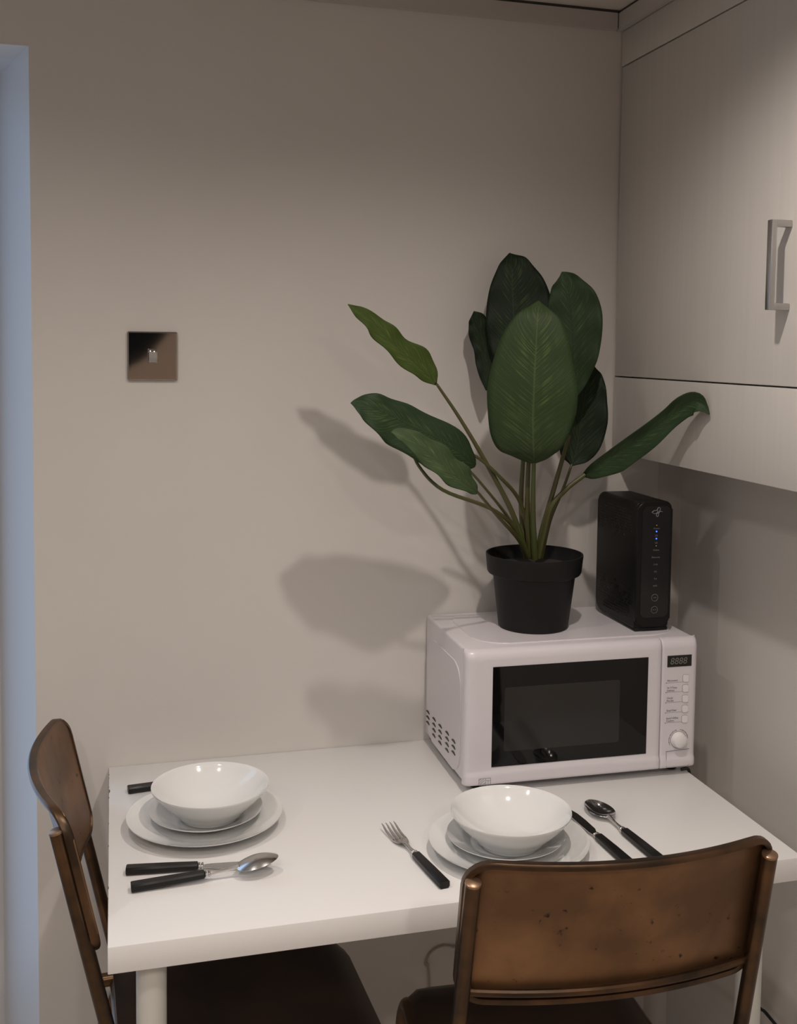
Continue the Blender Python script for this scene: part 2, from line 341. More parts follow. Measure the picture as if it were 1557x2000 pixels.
# ------------------------------------------------------------------ cutlery (local: handle end at origin, tip towards +x)
def handle_bm(L=.100):
    bm = bmesh.new(); prof = [(0, .0074, .0048), (.0015, .0082, .0055), (L*.5, .0078, .0052), (L-.002, .0066, .0046), (L, .0060, .0042)]; rings = []
    for x, hw, hh in prof:
        c = .28; pts = [(hw, -hh*c*2), (hw, hh*c*2), (hw*.72, hh), (-hw*.72, hh), (-hw, hh*c*2), (-hw, -hh*c*2), (-hw*.72, -hh), (hw*.72, -hh)]
        rings.append([bm.verts.new((x, y, z+.0060)) for y, z in pts])
    for a, b_ in zip(rings, rings[1:]):
        for k in range(8): bm.faces.new((a[k], a[(k+1) % 8], b_[(k+1) % 8], b_[k]))
    bm.faces.new(rings[0]); bm.faces.new(rings[-1]); return bm
def ferrule(root, L=.100):
    bm = bmesh.new()
    for x, r_ in ((L, .0062), (L+.0045, .0058)):
        path = [(x+.0002, 0, .006), (x+.0012, 0, .006), (x+.0026, 0, .006), (x+.0036, 0, .006)]; tube(path, [r_*.8, r_, r_, r_*.8], 14, bm)
    for v in bm.verts: v.co.z = .006 + (v.co.z-.006)*.72
    obj('ferrule', bm, 'cutlery', root)
def cutlery(kind, p, q, label, group, dz=0, tilt=0, L=.100, total=.21, down=False):
    p = Vector(p); q = Vector(q); d = q-p
    root = tag(empty(kind, (p.x, p.y, TH+.0002+dz), (0, -tilt, math.atan2(d.y, d.x))), label, kind.split('_')[-1], group)
    obj('handle', handle_bm(L), 'black', root); ferrule(root, L); T = total
    if kind == 'table_knife':
        x0 = L+.0085
        out = [(x0, -.0045), (x0+.008, -.0055), (x0+.018, -.0095), (x0+.05, -.0100), (T-.022, -.0092), (T-.008, -.0062), (T, .0035), (T-.012, .0062), (x0+.04, .0066), (x0+.010, .0060), (x0, .0045)]
        bm = prism([(x, y) for x, y in out], .0013, z0=.0042); bmesh.ops.bevel(bm, geom=bm.edges[:], offset=.0003, segments=1, affect='EDGES')
        obj('blade', bm, 'cutlery', root, smooth=False)
    elif kind == 'table_spoon':
        nk = tube([(L+.008, 0, .006), (L+.02, 0, .0062), (L+.035, 0, .0075), (L+.048, 0, .0085)], [.0036, .0026, .0026, .0040], 10); obj('neck', nk, 'cutlery', root)
        x0, x1 = L+.044, T; n, m_ = 18, 12; g = []
        for i in range(n+1):
            t = .5-.5*math.cos(math.pi*i/n); x = x0+(x1-x0)*t; wv = max(.0004, .0208*2*math.sqrt(max(0, t*(1-t)))*(1-.22*(t-.5)))
            row = []
            for j in range(m_+1):
                s = -1+2*j/m_; dep = .0085*4*t*(1-t)*(1-s*s)
                row.append(Vector((x, s*wv, (.0102-dep) if not down else (.0072+dep+.0075*t))))
            g.append(row)
        obj('bowl', sheet(g, thick=.0009), 'cutlery', root, angle=80)
    else:
        nk = tube([(L+.008, 0, .006), (L+.02, 0, .006), (L+.036, 0, .0068)], [.0036, .0026, .0034], 10); obj('neck', nk, 'cutlery', root)
        def zc(x): t = (x-L-.034)/(T-L-.034); return .0068 - .0050*math.sin(math.pi*min(1, t*1.05)) + .003*t
        bm = bmesh.new(); rows = []
        for i in range(9):
            t = i/8; x = L+.034+.030*t; wv = .0035+.0085*math.sin(t*math.pi/2)**.8
            rows.append([Vector((x, wv*(-1+2*j/6), zc(x)+.0012*((-1+2*j/6)**2))) for j in range(7)])
        sheet(rows, bm, .0013); obj('fork_head', bm, 'cutlery', root)
        for k in range(4):
            yc = (-.0105+.0070*k)*.96; pts = [(L+.060+(T-L-.060)*i/7, yc, zc(L+.060+(T-L-.060)*i/7)+.0006) for i in range(8)]
            tb_ = tube(pts, [.0017]*6+[.0013, .0005], 8); obj('tine', tb_, 'cutlery', root)
    return root
G1, G2 = 'cutlery of the left place setting', 'cutlery of the right place setting'
cutlery('table_knife', (.0245, -.411), (.236, -.436), 'steel knife with black handle between left plates and spoon', G1, total=.205)
cutlery('table_spoon', (.0305, -.464), (.238, -.456), 'steel spoon with black handle lying nearest the table front at left', G1, total=.205, dz=.0004, tilt=.045, down=True)
cutlery('table_fork', (.0305, -.124), (.225, -.098), 'black-handled fork mostly hidden behind the left bowl', G1, total=.195)
cutlery('table_fork', (.4515, -.562), (.4185, -.350), 'steel four-tined fork with black handle left of the right plates', G2, total=.205, L=.098)
cutlery('table_knife', (.731, -.573), (.7175, -.372), 'black-handled knife tucked against the right side of the right plates', G2, total=.205, L=.098)
cutlery('table_spoon', (.780, -.572), (.7640, -.355), 'steel spoon with black handle at the far right of the table', G2, total=.218, L=.105)

# ------------------------------------------------------------------ microwave (local: x along front, y into depth, z up)
MW = tag(empty('microwave_oven', (.5765, -.2665, TH), (0, 0, R(-1.0))), 'white countertop microwave with black glass door at the back right of the table', 'microwave')
MB = .0142; MH = .2460; MWd = .4305; MD = .262
LB = lambda z: z + MB - .0005          # local face z (measured from bottom edge) -> local z
# housing
bm = bx(.002, MWd-.002, .017, MD, MB+.001, MH-.001, bev=.005, seg=3); hs = obj('housing', bm, 'mw', MW)
# raised top plateau and side embossing
def rr(x0, x1, y0, y1, r_, n=6):
    pts = []
    for cx_, cy_, a0 in ((x1-r_, y1-r_, 0), (x0+r_, y1-r_, 90), (x0+r_, y0+r_, 180), (x1-r_, y0+r_, 270)):
        for k in range(n+1): a = R(a0+90*k/n); pts.append((cx_+r_*math.cos(a), cy_+r_*math.sin(a)))
    return pts
bm = prism(rr(.035, .415, .035, MD-.012, .055, 8), .0030, z0=MH-.0022); top_edges = [e for e in bm.edges if all(v.co.z > MH for v in e.verts)]
bmesh.ops.bevel(bm, geom=top_edges, offset=.0022, segments=3, affect='EDGES'); obj('top_panel', bm, 'mw', MW)
bm = prism(rr(.030, MD-.016, .018, MH-.035, .040, 8), .0026); 
es = [e for e in bm.edges if all(v.co.z > .002 for v in e.verts)]; bmesh.ops.bevel(bm, geom=es, offset=.0020, segments=3, affect='EDGES')
sp = obj('side_panel', bm, 'mw', MW); sp.matrix_local = Matrix(((0, 0, -1, .0028), (1, 0, 0, 0), (0, 1, 0, 0), (0, 0, 0, 1)))
# cooling slots in the side
for ci, (yy, z0, n_) in enumerate(((.2628, .0506, 3), (.2155, .0515, 4), (.1702, .0528, 4), (.1203, .0558, 4), (.0765, .0555, 3))):
    for k in range(n_):
        bm = bmesh.new(); pts = []
        for i in range(9): t = -1+2*i/8; pts.append((t*.0108, .0032*(1-t*t)))
        pts += [(.0105, -.0012), (-.0105, -.0012)]
        prism(pts, .0010, bm); s_ = obj('vent_slot', bm, 'groove' if 0 else 'black', MW, smooth=False)
        s_.matrix_local = Matrix(((0, 0, -1, .0003), (1, 0, 0, yy*.905-.003), (0, 1, 0, LB(z0 - k*.0103)), (0, 0, 0, 1)))
for fx, fy in ((.03, .035), (.40, .035), (.03, .225), (.40, .225)):
    bm = lathe([(0, 0), (.010, 0), (.0115, .003), (.0115, MB+.0015), (0, MB+.0015)], 20); ft = obj('foot', bm, 'black', MW); ft.location = (fx, fy, .0002)
# front: door and control panel share one rounded fascia profile
def zs_grid(x0, x1, rl, rr_, zlo, zhi):
    # finer rows near top and bottom
    nx = 20
    zs = [zlo+.006*(k/5) for k in range(6)] + [zlo+.006+(.020)*(k/5) for k in range(1, 6)] + [zlo+.026+(zhi-.018-zlo-.026)*(k/12) for k in range(1, 13)] + [zhi-.018*(math.cos(math.pi/2*k/8)) for k in range(1, 9)]
    g = []
    for z in zs:
        row = []
        for j in range(nx+1):
            s = .5-.5*math.cos(math.pi*j/nx); x = x0+(x1-x0)*s; y = 0
            e1 = (x-x0)/rl; e2 = (x1-x)/rr_
            for ed in (e1, e2):
                if ed < 1: y += (.010 if rl > .004 and ed is e1 or rr_ > .004 and ed is e2 else .002)*(1-math.sqrt(max(0, 1-(1-ed)**2)))
            tz = (zhi-z)/.018
            if tz < 1: y += .013*(1-math.sqrt(max(0, 1-(1-tz)**2)))
            bz = (z-zlo)/.006
            if bz < 1: y += .004*(1-math.sqrt(max(0, 1-(1-bz)**2)))
            # lower lip swells forward in a shallow arc
            u_ = (x/.43-.45)*2; zl = zlo+.024 - .006*(u_*u_); k = (z-zl)/.005
            y -= .0030*min(1, max(0, .5-k))
            row.append(Vector((x, y, z)))
        g.append(row)
    bm = bmesh.new(); V = [[bm.verts.new(p) for p in row] for row in g]
    for i in range(len(V)-1):
        for j in range(len(V[0])-1): bm.faces.new((V[i][j], V[i][j+1], V[i+1][j+1], V[i+1][j]))
    loop = V[0][:] + [r_[-1] for r_ in V[1:]] + V[-1][-2::-1] + [r_[0] for r_ in V[-2:0:-1]]
    bk = [bm.verts.new((v.co.x, .0165, v.co.z)) for v in loop]; n = len(loop)
    for i in range(n): bm.faces.new((loop[i], loop[(i+1) % n], bk[(i+1) % n], bk[i]))
    bm.faces.new(bk); return bm
mdoor = obj('door', zs_grid(0, .3592, .010, .0015, MB, MH), 'mw', MW, angle=50)
mpan = obj('control_panel', zs_grid(.3606, MWd, .0015, .010, MB, MH), 'mw', MW, angle=50)
def onface(name, x0, x1, z0, z1, m, parent, y=-.0006, d=.002, bev=0, r_=0):
    if r_:
        bm = prism(rr(x0, x1, z0, z1, r_, 4), d)
        for v in bm.verts: v.co = Vector((v.co.x, y+d-v.co.z, v.co.y))
    else: bm = bx(x0, x1, y, y+d, z0, z1, bev=bev)
    return obj(name, bm, m, parent, smooth=bool(bev or r_))
gl = onface('door_glass', .0472, .3330, LB(.0308), LB(.2030), 'glass', mdoor, y=-.0008, d=.0022)
ms = onface('mesh_window', .0685, .2800, LB(.0562), LB(.1668), 'mesh', mdoor, y=-.0010, d=.001, r_=.004)
onface('display', .3698, .4166, LB(.1828), LB(.2030), 'display', mpan, y=-.0008)
text('8888', .0165, 'segment', mpan, (.3745, -.0010, LB(.1875)), (R(90), 0, 0), name='display_digits', italic=.15)
labels = ['Microwave', 'W.T/Time\nDefrost', 'Clock/\nPre-Set', 'Stop/Clear', 'Start/+30Sec.\nConfirm']
for k, (bz, tz) in enumerate(zip((.161, .1427, .1243, .1059, .0875), (.1545, .1375, .1192, .1009, .0828))):
    onface('button_groove', .4003, .4122, LB(bz-.0068), LB(bz+.0068), 'groove', mpan, y=-.0002, d=.001, r_=.0028)
    onface('button', .4008, .4117, LB(bz-.0063), LB(bz+.0063), 'mwlight', mpan, y=-.0014, d=.002, r_=.0026)
    text(labels[k], .0048, 'print', mpan, (.3705, -.0003, LB(tz + (.0022 if '\n' not in labels[k] else .0062))), (R(90), 0, 0), sx=.95)
    bm = bmesh.new(); box(bm, .3690, .4000, -.0002, .0005, LB(tz-.0003), LB(tz)); box(bm, .3683, .3697, -.0002, .0005, LB(tz-.0009), LB(tz+.0005)); obj('guide_line', bm, 'print', mpan, smooth=False)
kb = lathe([(0, .0115), (.0085, .0112), (.0118, .0095), (.0132, .006), (.0140, .001), (.0150, 0), (.0150, -.001)], 40)
k_ = obj('dial', kb, 'mwlight', mpan); k_.rotation_euler = (R(90), 0, 0); k_.location = (.3955, -.0002, LB(.0505))
bm = tube([(.3955+.0150*math.cos(R(a)), -.0002, LB(.0505)+.0150*math.sin(R(a))) for a in range(0, 360, 12)], .0004, 6, closed=True); obj('dial_groove', bm, 'groove', mpan)
bm = bmesh.new()
for a in range(8, 205, 7):
    if a in range(85, 100): continue
    a_ = R(a); ln = .0010 if (a//7) % 3 else .0018; M4 = Matrix.Translation((.3955+.0183*math.cos(a_), -.0003, LB(.0505)+.0183*math.sin(a_))) @ Matrix.Rotation(-a_, 4, 'Y')
    box(bm, -ln/2, ln/2, -.0001, .0002, -.0007, .0007, mtx=M4)
obj('dial_scale', bm, 'print', mpan, smooth=False)
# release button outline and dial scoop
pth = [(x, -.0027, z) for x, z in [(.3715, LB(.0310)), (.3722, LB(.0040)), (.3740, LB(.0022)), (.4130, LB(.0022)), (.4165, LB(.0060))]]
obj('release_button_groove', tube(pth, .00035, 6), 'groove', mpan)
obj('release_button_groove', tube([(.3715, -.0006, LB(.0310)), (.4170, -.0006, LB(.0325))], .00035, 6), 'groove', mpan)
# maker's mark at the lower left of the door
bm = bmesh.new()
def bar(p, q, wd=.0004, y=-.0032):
    p = Vector((p[0], y, p[1])); q = Vector((q[0], y, q[1])); tube([p, q], wd, 4, bm)
x0, z0, x1, z1 = .0245, LB(.0015), .0455, LB(.0135)
for a, b_ in (((x0, z0), (x1, z0)), ((x1, z0), (x1, z1)), ((x1, z1), (x0, z1)), ((x0, z1), (x0, z0)), ((x0+.012, z0), (x0+.012, z1)), ((x0+.012, z1-.004), (x1, z1-.004)), ((x0+.0165, z0+.002), (x0+.0165, z1-.004)), ((x0, z1-.004), (x0+.004, z1)), ((x0, z1-.008), (x0+.008, z1-.001)), ((x0+.002, z0+.002), (x0+.010, z1-.003)), ((x0+.006, z0), (x0+.011, z0+.005))): bar(a, b_, .00025)
obj('maker_mark', bm, 'print', mdoor, smooth=False)

# ------------------------------------------------------------------ broadband router
RZ = TH + MH + .0010
rt = tag(empty('broadband_router', (.9425, -.132, RZ), (0, 0, R(0))), 'slim upright black router with blue lights, standing on the microwave', 'router')
def side_profile(y0, y1, z0, z1, rs, n=8):
    """rounded outline in y,z ; rs = radii (front bottom, back bottom, back top, front top)"""
    pts = []
    for (cy_, cz_, r_, a0) in ((y0+rs[0], z0+rs[0], rs[0], 180), (y1-rs[1], z0+rs[1], rs[1], 270), (y1-rs[2], z1-rs[2], rs[2], 0), (y0+rs[3], z1-rs[3], rs[3], 90)):
        for k in range(n+1):
            a = R(a0+90*k/n); pts.append((cy_+r_*math.cos(a), cz_+r_*math.sin(a)))
    return pts
def xprism(pts, x0, x1, bev=0, seg=3):
    bm = bmesh.new(); a = [bm.verts.new((x0, y, z)) for y, z in pts]; b_ = [bm.verts.new((x1, y, z)) for y, z in pts]; n = len(pts)
    bm.faces.new(a); bm.faces.new(b_[::-1])
    for i in range(n): bm.faces.new((a[i], a[(i+1) % n], b_[(i+1) % n], b_[i]))
    if bev: bmesh.ops.bevel(bm, geom=[e for e in bm.edges if abs(e.verts[0].co.x-e.verts[1].co.x) < 1e-6], offset=bev, segments=seg, affect='EDGES')
    return bm
bm = bmesh.new(); rings = []; EB = .0085
for k in range(13):
    ph = math.pi*k/12; x_ = (-.0338+EB-EB*math.cos(ph)) if k <= 6 else (.0338-EB-EB*math.cos(ph)); d_ = EB*(1-math.sin(ph))
    pr_ = side_profile(-.0835, .083-d_, .004+d_*.5, .2345-d_, (.004, max(.004, .030-d_), max(.004, .022-d_), .004), 8)
    rings.append([bm.verts.new((x_, y, z)) for y, z in pr_])
    if k == 6: rings.append([bm.verts.new((.0338-EB, y, z)) for y, z in pr_])
for a_, b_ in zip(rings, rings[1:]):
    for i in range(len(a_)): bm.faces.new((a_[i], a_[(i+1) % len(a_)], b_[(i+1) % len(a_)], b_[i]))
bm.faces.new(rings[0]); bm.faces.new(rings[-1][::-1])
obj('body', bm, 'router', rt, angle=50)
# raised rim of the front and glossy face
bm = prism(rr(-.0342, .0342, .0095, .2350, .014, 6), .0080)
for v in bm.verts: v.co = Vector((v.co.x, -.0820-v.co.z, v.co.y))
bmesh.ops.bevel(bm, geom=[e for e in bm.edges if all(v.co.y < -.089 for v in e.verts)], offset=.003, segments=3, affect='EDGES'); obj('front_rim', bm, 'router', rt)
bm = prism(rr(-.0255, .0295, .026, .2275, .011, 6), .0012)
for v in bm.verts: v.co = Vector((v.co.x, -.0895-v.co.z, v.co.y))
face = obj('front_face', bm, 'rface', rt)
obj('stand', bx(-.032, .034, -.084, .055, .0002, .0065, bev=.002), 'black', rt)
# perforated vents fading over the side
bm = bmesh.new(); rnd = random.Random(3)
for i in range(30):
    for j in range(42):
        y = .078-i*.0053; z = .010+j*.0053
        if y < -.068: continue
        mid = abs((z-.120)/.11); keep = mid*1.25 + (y+.08)*.4 - .45
        if rnd.random() > keep*2.2: continue
        if z > .217 or z < .020 or y > .066 or (y > .045 and z < .04) or (y > .06 and z > .215): continue
        box(bm, -.0341, -.0336, y-.0016, y+.0016, z-.0016, z+.0016)
vt = obj('vent_holes', bm, 'rface', rt, smooth=False); vt['kind'] = 'stuff'
FY = -.0911
def rtext(s, x, z, size=.0042, sx=1.1): return text(s, size, 'rtext', rt, (x, FY, z), (R(90), 0, 0), align='CENTER', sx=sx)
fx = .0025
for s, z in (('Power', 1.1735), ('DS', 1.1605), ('US', 1.1475), ('Online', 1.1345), ('Ethernet', 1.1215), ('2.4G', 1.1085), ('5G', 1.0955), ('Tel', 1.0825), ('WPS', 1.0695)):
    rtext(s, fx, z-.0015-.986+.0)
def led(z, m, r_=.0013):
    bm = lathe([(0, .0006), (r_, .0005), (r_, 0)], 12); o_ = obj('indicator_light', bm, m, rt); o_.rotation_euler = (R(90), 0, 0); o_.location = (fx, FY+.0001, z-RZ)
led(1.1800, 'led_amber', .0008); led(1.1690, 'led_blue'); led(1.1560, 'led_blue'); led(1.1430, 'led_amber', .0008)
for z in (1.049, 1.027):
    obj('push_button', tube([(fx+.0062*math.cos(R(a)), FY, z-RZ+.0062*math.sin(R(a))) for a in range(0, 360, 15)], .00035, 6, closed=True), 'rtext', rt)
    rtext('WPS' if z > 1.03 else 'Wi-Fi', fx, z-RZ-.001, .003)
lg = [(-.011, 0), (-.006, .0030), (-.001, .0035), (.003, .0085), (.0065, .0065), (.0045, .0010), (-.001, -.0035), (-.0005, -.0075), (.0025, -.0070), (.0035, -.0020), (.0065, .0012), (.011, .0005)]
bm = tube(smooth_path([(fx+x*.95, FY, 1.2035-RZ+z) for x, z in lg], 5), .0007, 6); tube(smooth_path([(fx-.010, FY, 1.2035-RZ), (fx-.004, FY, 1.2010-RZ), (fx+.001, FY, 1.2040-RZ), (fx+.0005, FY, 1.2090-RZ)], 5), .0006, 6, bm)
obj('emblem', bm, 'rtext', rt)

# ------------------------------------------------------------------ potted plant
PX, PY, PZ = .748, -.134, TH+MH+.0010
pl = tag(empty('potted_plant', (PX, PY, PZ)), 'broad-leaved green plant in a matt black pot on top of the microwave', 'plant')
bm = lathe([(0, 0), (.0610, 0), (.0635, .002), (.0745, .094), (.0770, .097), (.0835, .099), (.0855, .103), (.0885, .132), (.0882, .134), (.0858, .134), (.0835, .110), (.0740, .100), (.0740, .098), (0, .098)], 72)
obj('pot', bm, 'pot', pl, angle=40)
bm = lathe([(0, .112), (.03, .1125), (.06, .110), (.083, .109), (.083, .100), (0, .100)], 40); obj('soil', bm, 'soil', pl)
def Z1(x, y): return (660+x/2.883, 480+y/2.883)
def leaf(secs, ys, m, zoomed=True, cup=.10, ripple=.0022, rf=5, twist=0, label=None, wave=0, wf=5):
    """secs: base->tip midrib stations (x, y, half width left, half width right) measured on the photo; ys: depth stations"""
    pts = []; ws = []
    n0 = len(secs); k_ = 1/2.883 if zoomed else 1
    for i, (x, y, wl, wr) in enumerate(secs):
        X_, Y_ = Z1(x, y) if zoomed else (x, y); t = i/(n0-1)*(len(ys)-1); a = min(int(t), len(ys)-2); yy = ys[a]+(ys[a+1]-ys[a])*(t-a)
        P = at(X_, Y_, Y=yy); pts.append(P); dpt = (P-CAM).dot(f2); ws.append(Vector((wl*k_*dpt/F_PX, wr*k_*dpt/F_PX, 0)))
    sub = 5; P = smooth_path(pts, sub); Wd = smooth_path(ws, sub); n = len(P)
    bm = bmesh.new(); uvl = bm.loops.layers.uv.new('leaf'); nj = 7; V = []; UV = {}
    acc = 0; tot = sum((P[i+1]-P[i]).length for i in range(n-1))
    for i in range(n):
        tg = (P[min(n-1, i+1)]-P[max(0, i-1)]).normalized(); vd = (P[i]-CAM).normalized()
        sd = vd.cross(tg).normalized()               # image right when going up
        nm = sd.cross(tg).normalized()
        if nm.dot(vd) > 0: nm = -nm                  # towards viewer
        if twist: sd2 = sd*math.cos(twist)+nm*math.sin(twist); nm = (nm*math.cos(twist)-sd*math.sin(twist)); sd = sd2*(1/max(.35, math.cos(twist)))
        row = []
        for j in range(-nj, nj+1):
            s = j/nj; wv = max(.0002, Wd[i][0] if s < 0 else Wd[i][1]); wv *= 1 + wave*math.sin(wf*i/n*math.pi*2+(0 if s < 0 else 1.9)); off = s*wv
            bend = (abs(s)**1.3)*wv*cup + ripple*(abs(s)**2)*math.sin(rf*i/n*math.pi*2 + (1.3 if s < 0 else 0))*min(1, wv/.02)
            v = bm.verts.new(P[i]+sd*off+nm*bend); UV[v] = (s, acc/tot*(tot/.28)); row.append(v)
        V.append(row)
        if i < n-1: acc += (P[i+1]-P[i]).length
    fs = []
    for i in range(n-1):
        for j in range(2*nj): fs.append(bm.faces.new((V[i][j], V[i][j+1], V[i+1][j+1], V[i+1][j])))
    for f in fs:
        for l_ in f.loops: l_[uvl].uv = UV[l_.vert]
    bm.normal_update(); bmesh.ops.solidify(bm, geom=fs, thickness=.0007)
    for v in bm.verts: v.co -= Vector((PX, PY, PZ))
    o_ = obj('leaf', bm, m, pl, angle=180)
    if label: o_['label'] = label
    return o_
def stem(pts, r0=.0038, r1=.0024):
    P = smooth_path([at(x, y, Y=d)-Vector((PX, PY, PZ)) for x, y, d in pts], 6); n = len(P)
    bm = tube(P, [r1+(r0-r1)*i/(n-1) for i in range(n)], 10); return obj('stem', bm, 'stem', pl)
# front broad leaf
leaf([(1105, 1228, 8, 8), (1104, 1200, 110, 90), (1103, 1160, 190, 150), (1101, 1080, 238, 195), (1100, 950, 256, 240), (1105, 800, 264, 243), (1112, 650, 236, 212), (1120, 500, 190, 172), (1126, 400, 130, 128), (1130, 345, 68, 58), (1132, 308, 1, 1)], (-.19, -.22, -.235, -.235, -.21), 'leaf_mid', cup=-.10, ripple=.0012)
# tall dark leaf near the wall
leaf([(1015, 800, 5, 5), (1008, 700, 90, 100), (1000, 600, 130, 150), (995, 500, 152, 185), (990, 400, 155, 205), (985, 300, 142, 212), (982, 200, 115, 175), (978, 120, 78, 118), (972, 75, 45, 70), (967, 40, 1, 1)], (-.10, -.085, -.07, -.05), 'leaf_dark', cup=.10)
# right upright leaf
leaf([(1330, 860, 5, 10), (1328, 780, 55, 70), (1326, 680, 105, 120), (1325, 580, 128, 150), (1320, 470, 138, 168), (1312, 370, 130, 170), (1303, 280, 112, 142), (1290, 210, 85, 85), (1275, 170, 38, 40), (1262, 146, 1, 1)], (-.15, -.15, -.14, -.13), 'leaf_deep', cup=.16, ripple=.003)
# small leaf behind at left, its dark colour standing in for shade
leaf([(838, 815, 4, 6), (838, 740, 40, 40), (838, 660, 62, 60), (828, 580, 62, 60), (808, 500, 70, 62), (795, 440, 60, 52), (782, 400, 44, 40), (766, 368, 1, 1)], (-.07, -.055, -.05), 'leaf_dark', cup=.08)
# dark leaf at lower right
leaf([(1318, 1238, 6, 6), (1330, 1195, 78, 80), (1350, 1110, 92, 130), (1370, 980, 88, 148), (1390, 850, 62, 126), (1408, 760, 40, 98), (1424, 705, 20, 62), (1440, 670, 1, 1)], (-.11, -.10, -.09), 'leaf_dark', cup=.14)
# lime leaf at upper left
leaf([(553, 783, 4, 6), (500, 722, 46, 78), (430, 655, 64, 88), (340, 575, 60, 72), (260, 495, 64, 62), (200, 428, 54, 46), (130, 375, 42, 30), (85, 345, 20, 12), (56, 329, 1, 1)], (-.18, -.20, -.205), 'leaf_lime', cup=.12, ripple=.003, twist=-.3, wave=.09, wf=4, label='paler yellow-green leaf')
# long leaf at left
leaf([(775, 1240, 6, 8), (742, 1212, 50, 52), (680, 1160, 95, 86), (560, 1085, 165, 106), (400, 1010, 165, 98), (300, 955, 145, 88), (215, 918, 118, 84), (150, 895, 80, 58), (105, 885, 45, 26), (72, 885, 1, 1)], (-.20, -.24, -.26, -.265), 'leaf_deep', cup=.10, twist=-.38, wave=.05, wf=4)
# small pale leaf in front of it
leaf([(785, 1394, 4, 6), (756, 1370, 26, 50), (700, 1328, 46, 72), (620, 1258, 72, 82), (540, 1190, 74, 76), (460, 1122, 66, 60), (390, 1075, 46, 40), (338, 1052, 32, 26), (300, 1048, 2, 2)], (-.285, -.32, -.335, -.335), 'leaf_pale', cup=.16, ripple=.003, twist=-.5, wave=.08, wf=4, label='small pale grey-green leaf')
# leaf reaching right against the cabinet, seen nearly edge on
leaf([(1142, 926, 3, 6), (1163, 914, 11, 20), (1200, 890, 14, 33), (1235, 868, 17, 31), (1270, 843, 17, 29), (1308, 815, 18, 22), (1338, 793, 21, 22), (1361, 786, 20, 24), (1377, 795, 7, 16), (1386, 809, .4, .4)], (-.16, -.22, -.29, -.345, -.372), 'leaf_deep', zoomed=False, cup=.5, ripple=.002)
stem([(853, 750, -.18), (900, 820, -.178), (950, 905, -.178), (1000, 1000, -.16), (1030, 1088, -.142)], .0058, .0024)
stem([(912, 884, -.192), (935, 895, -.19), (975, 930, -.18), (1018, 985, -.15), (1040, 1090, -.13)], .0040, .0024)
stem([(932, 960, -.285), (972, 1008, -.235), (1012, 1052, -.175), (1032, 1088, -.15)], .0046, .0022)
stem([(803, 868, -.245), (818, 910, -.235), (865, 957, -.225), (958, 993, -.21), (1005, 1032, -.17), (1028, 1088, -.145)], .0044, .0022)
stem([(903, 903, -.245), (943, 948, -.225), (985, 1000, -.19), (1015, 1045, -.16), (1034, 1088, -.145)], .0035, .002)
stem([(1043, 890, -.192), (1041, 1000, -.165), (1045, 1092, -.150)], .0062, .0034)
stem([(1024, 870, -.12), (1018, 985, -.125), (1028, 1090, -.13)], .0056, .0036)
stem([(1034, 870, -.17), (1030, 990, -.15), (1036, 1090, -.14)], .0058, .0036)
stem([(1112, 850, -.15), (1082, 955, -.145), (1058, 1040, -.14), (1051, 1090, -.138)], .0058, .0036)
stem([(1117, 907, -.11), (1100, 955, -.12), (1075, 1015, -.128), (1057, 1090, -.13)], .0040, .0022)
stem([(1143, 927, -.16), (1107, 955, -.155), (1077, 990, -.15), (1062, 1045, -.145), (1052, 1090, -.142)], .0054, .0040)

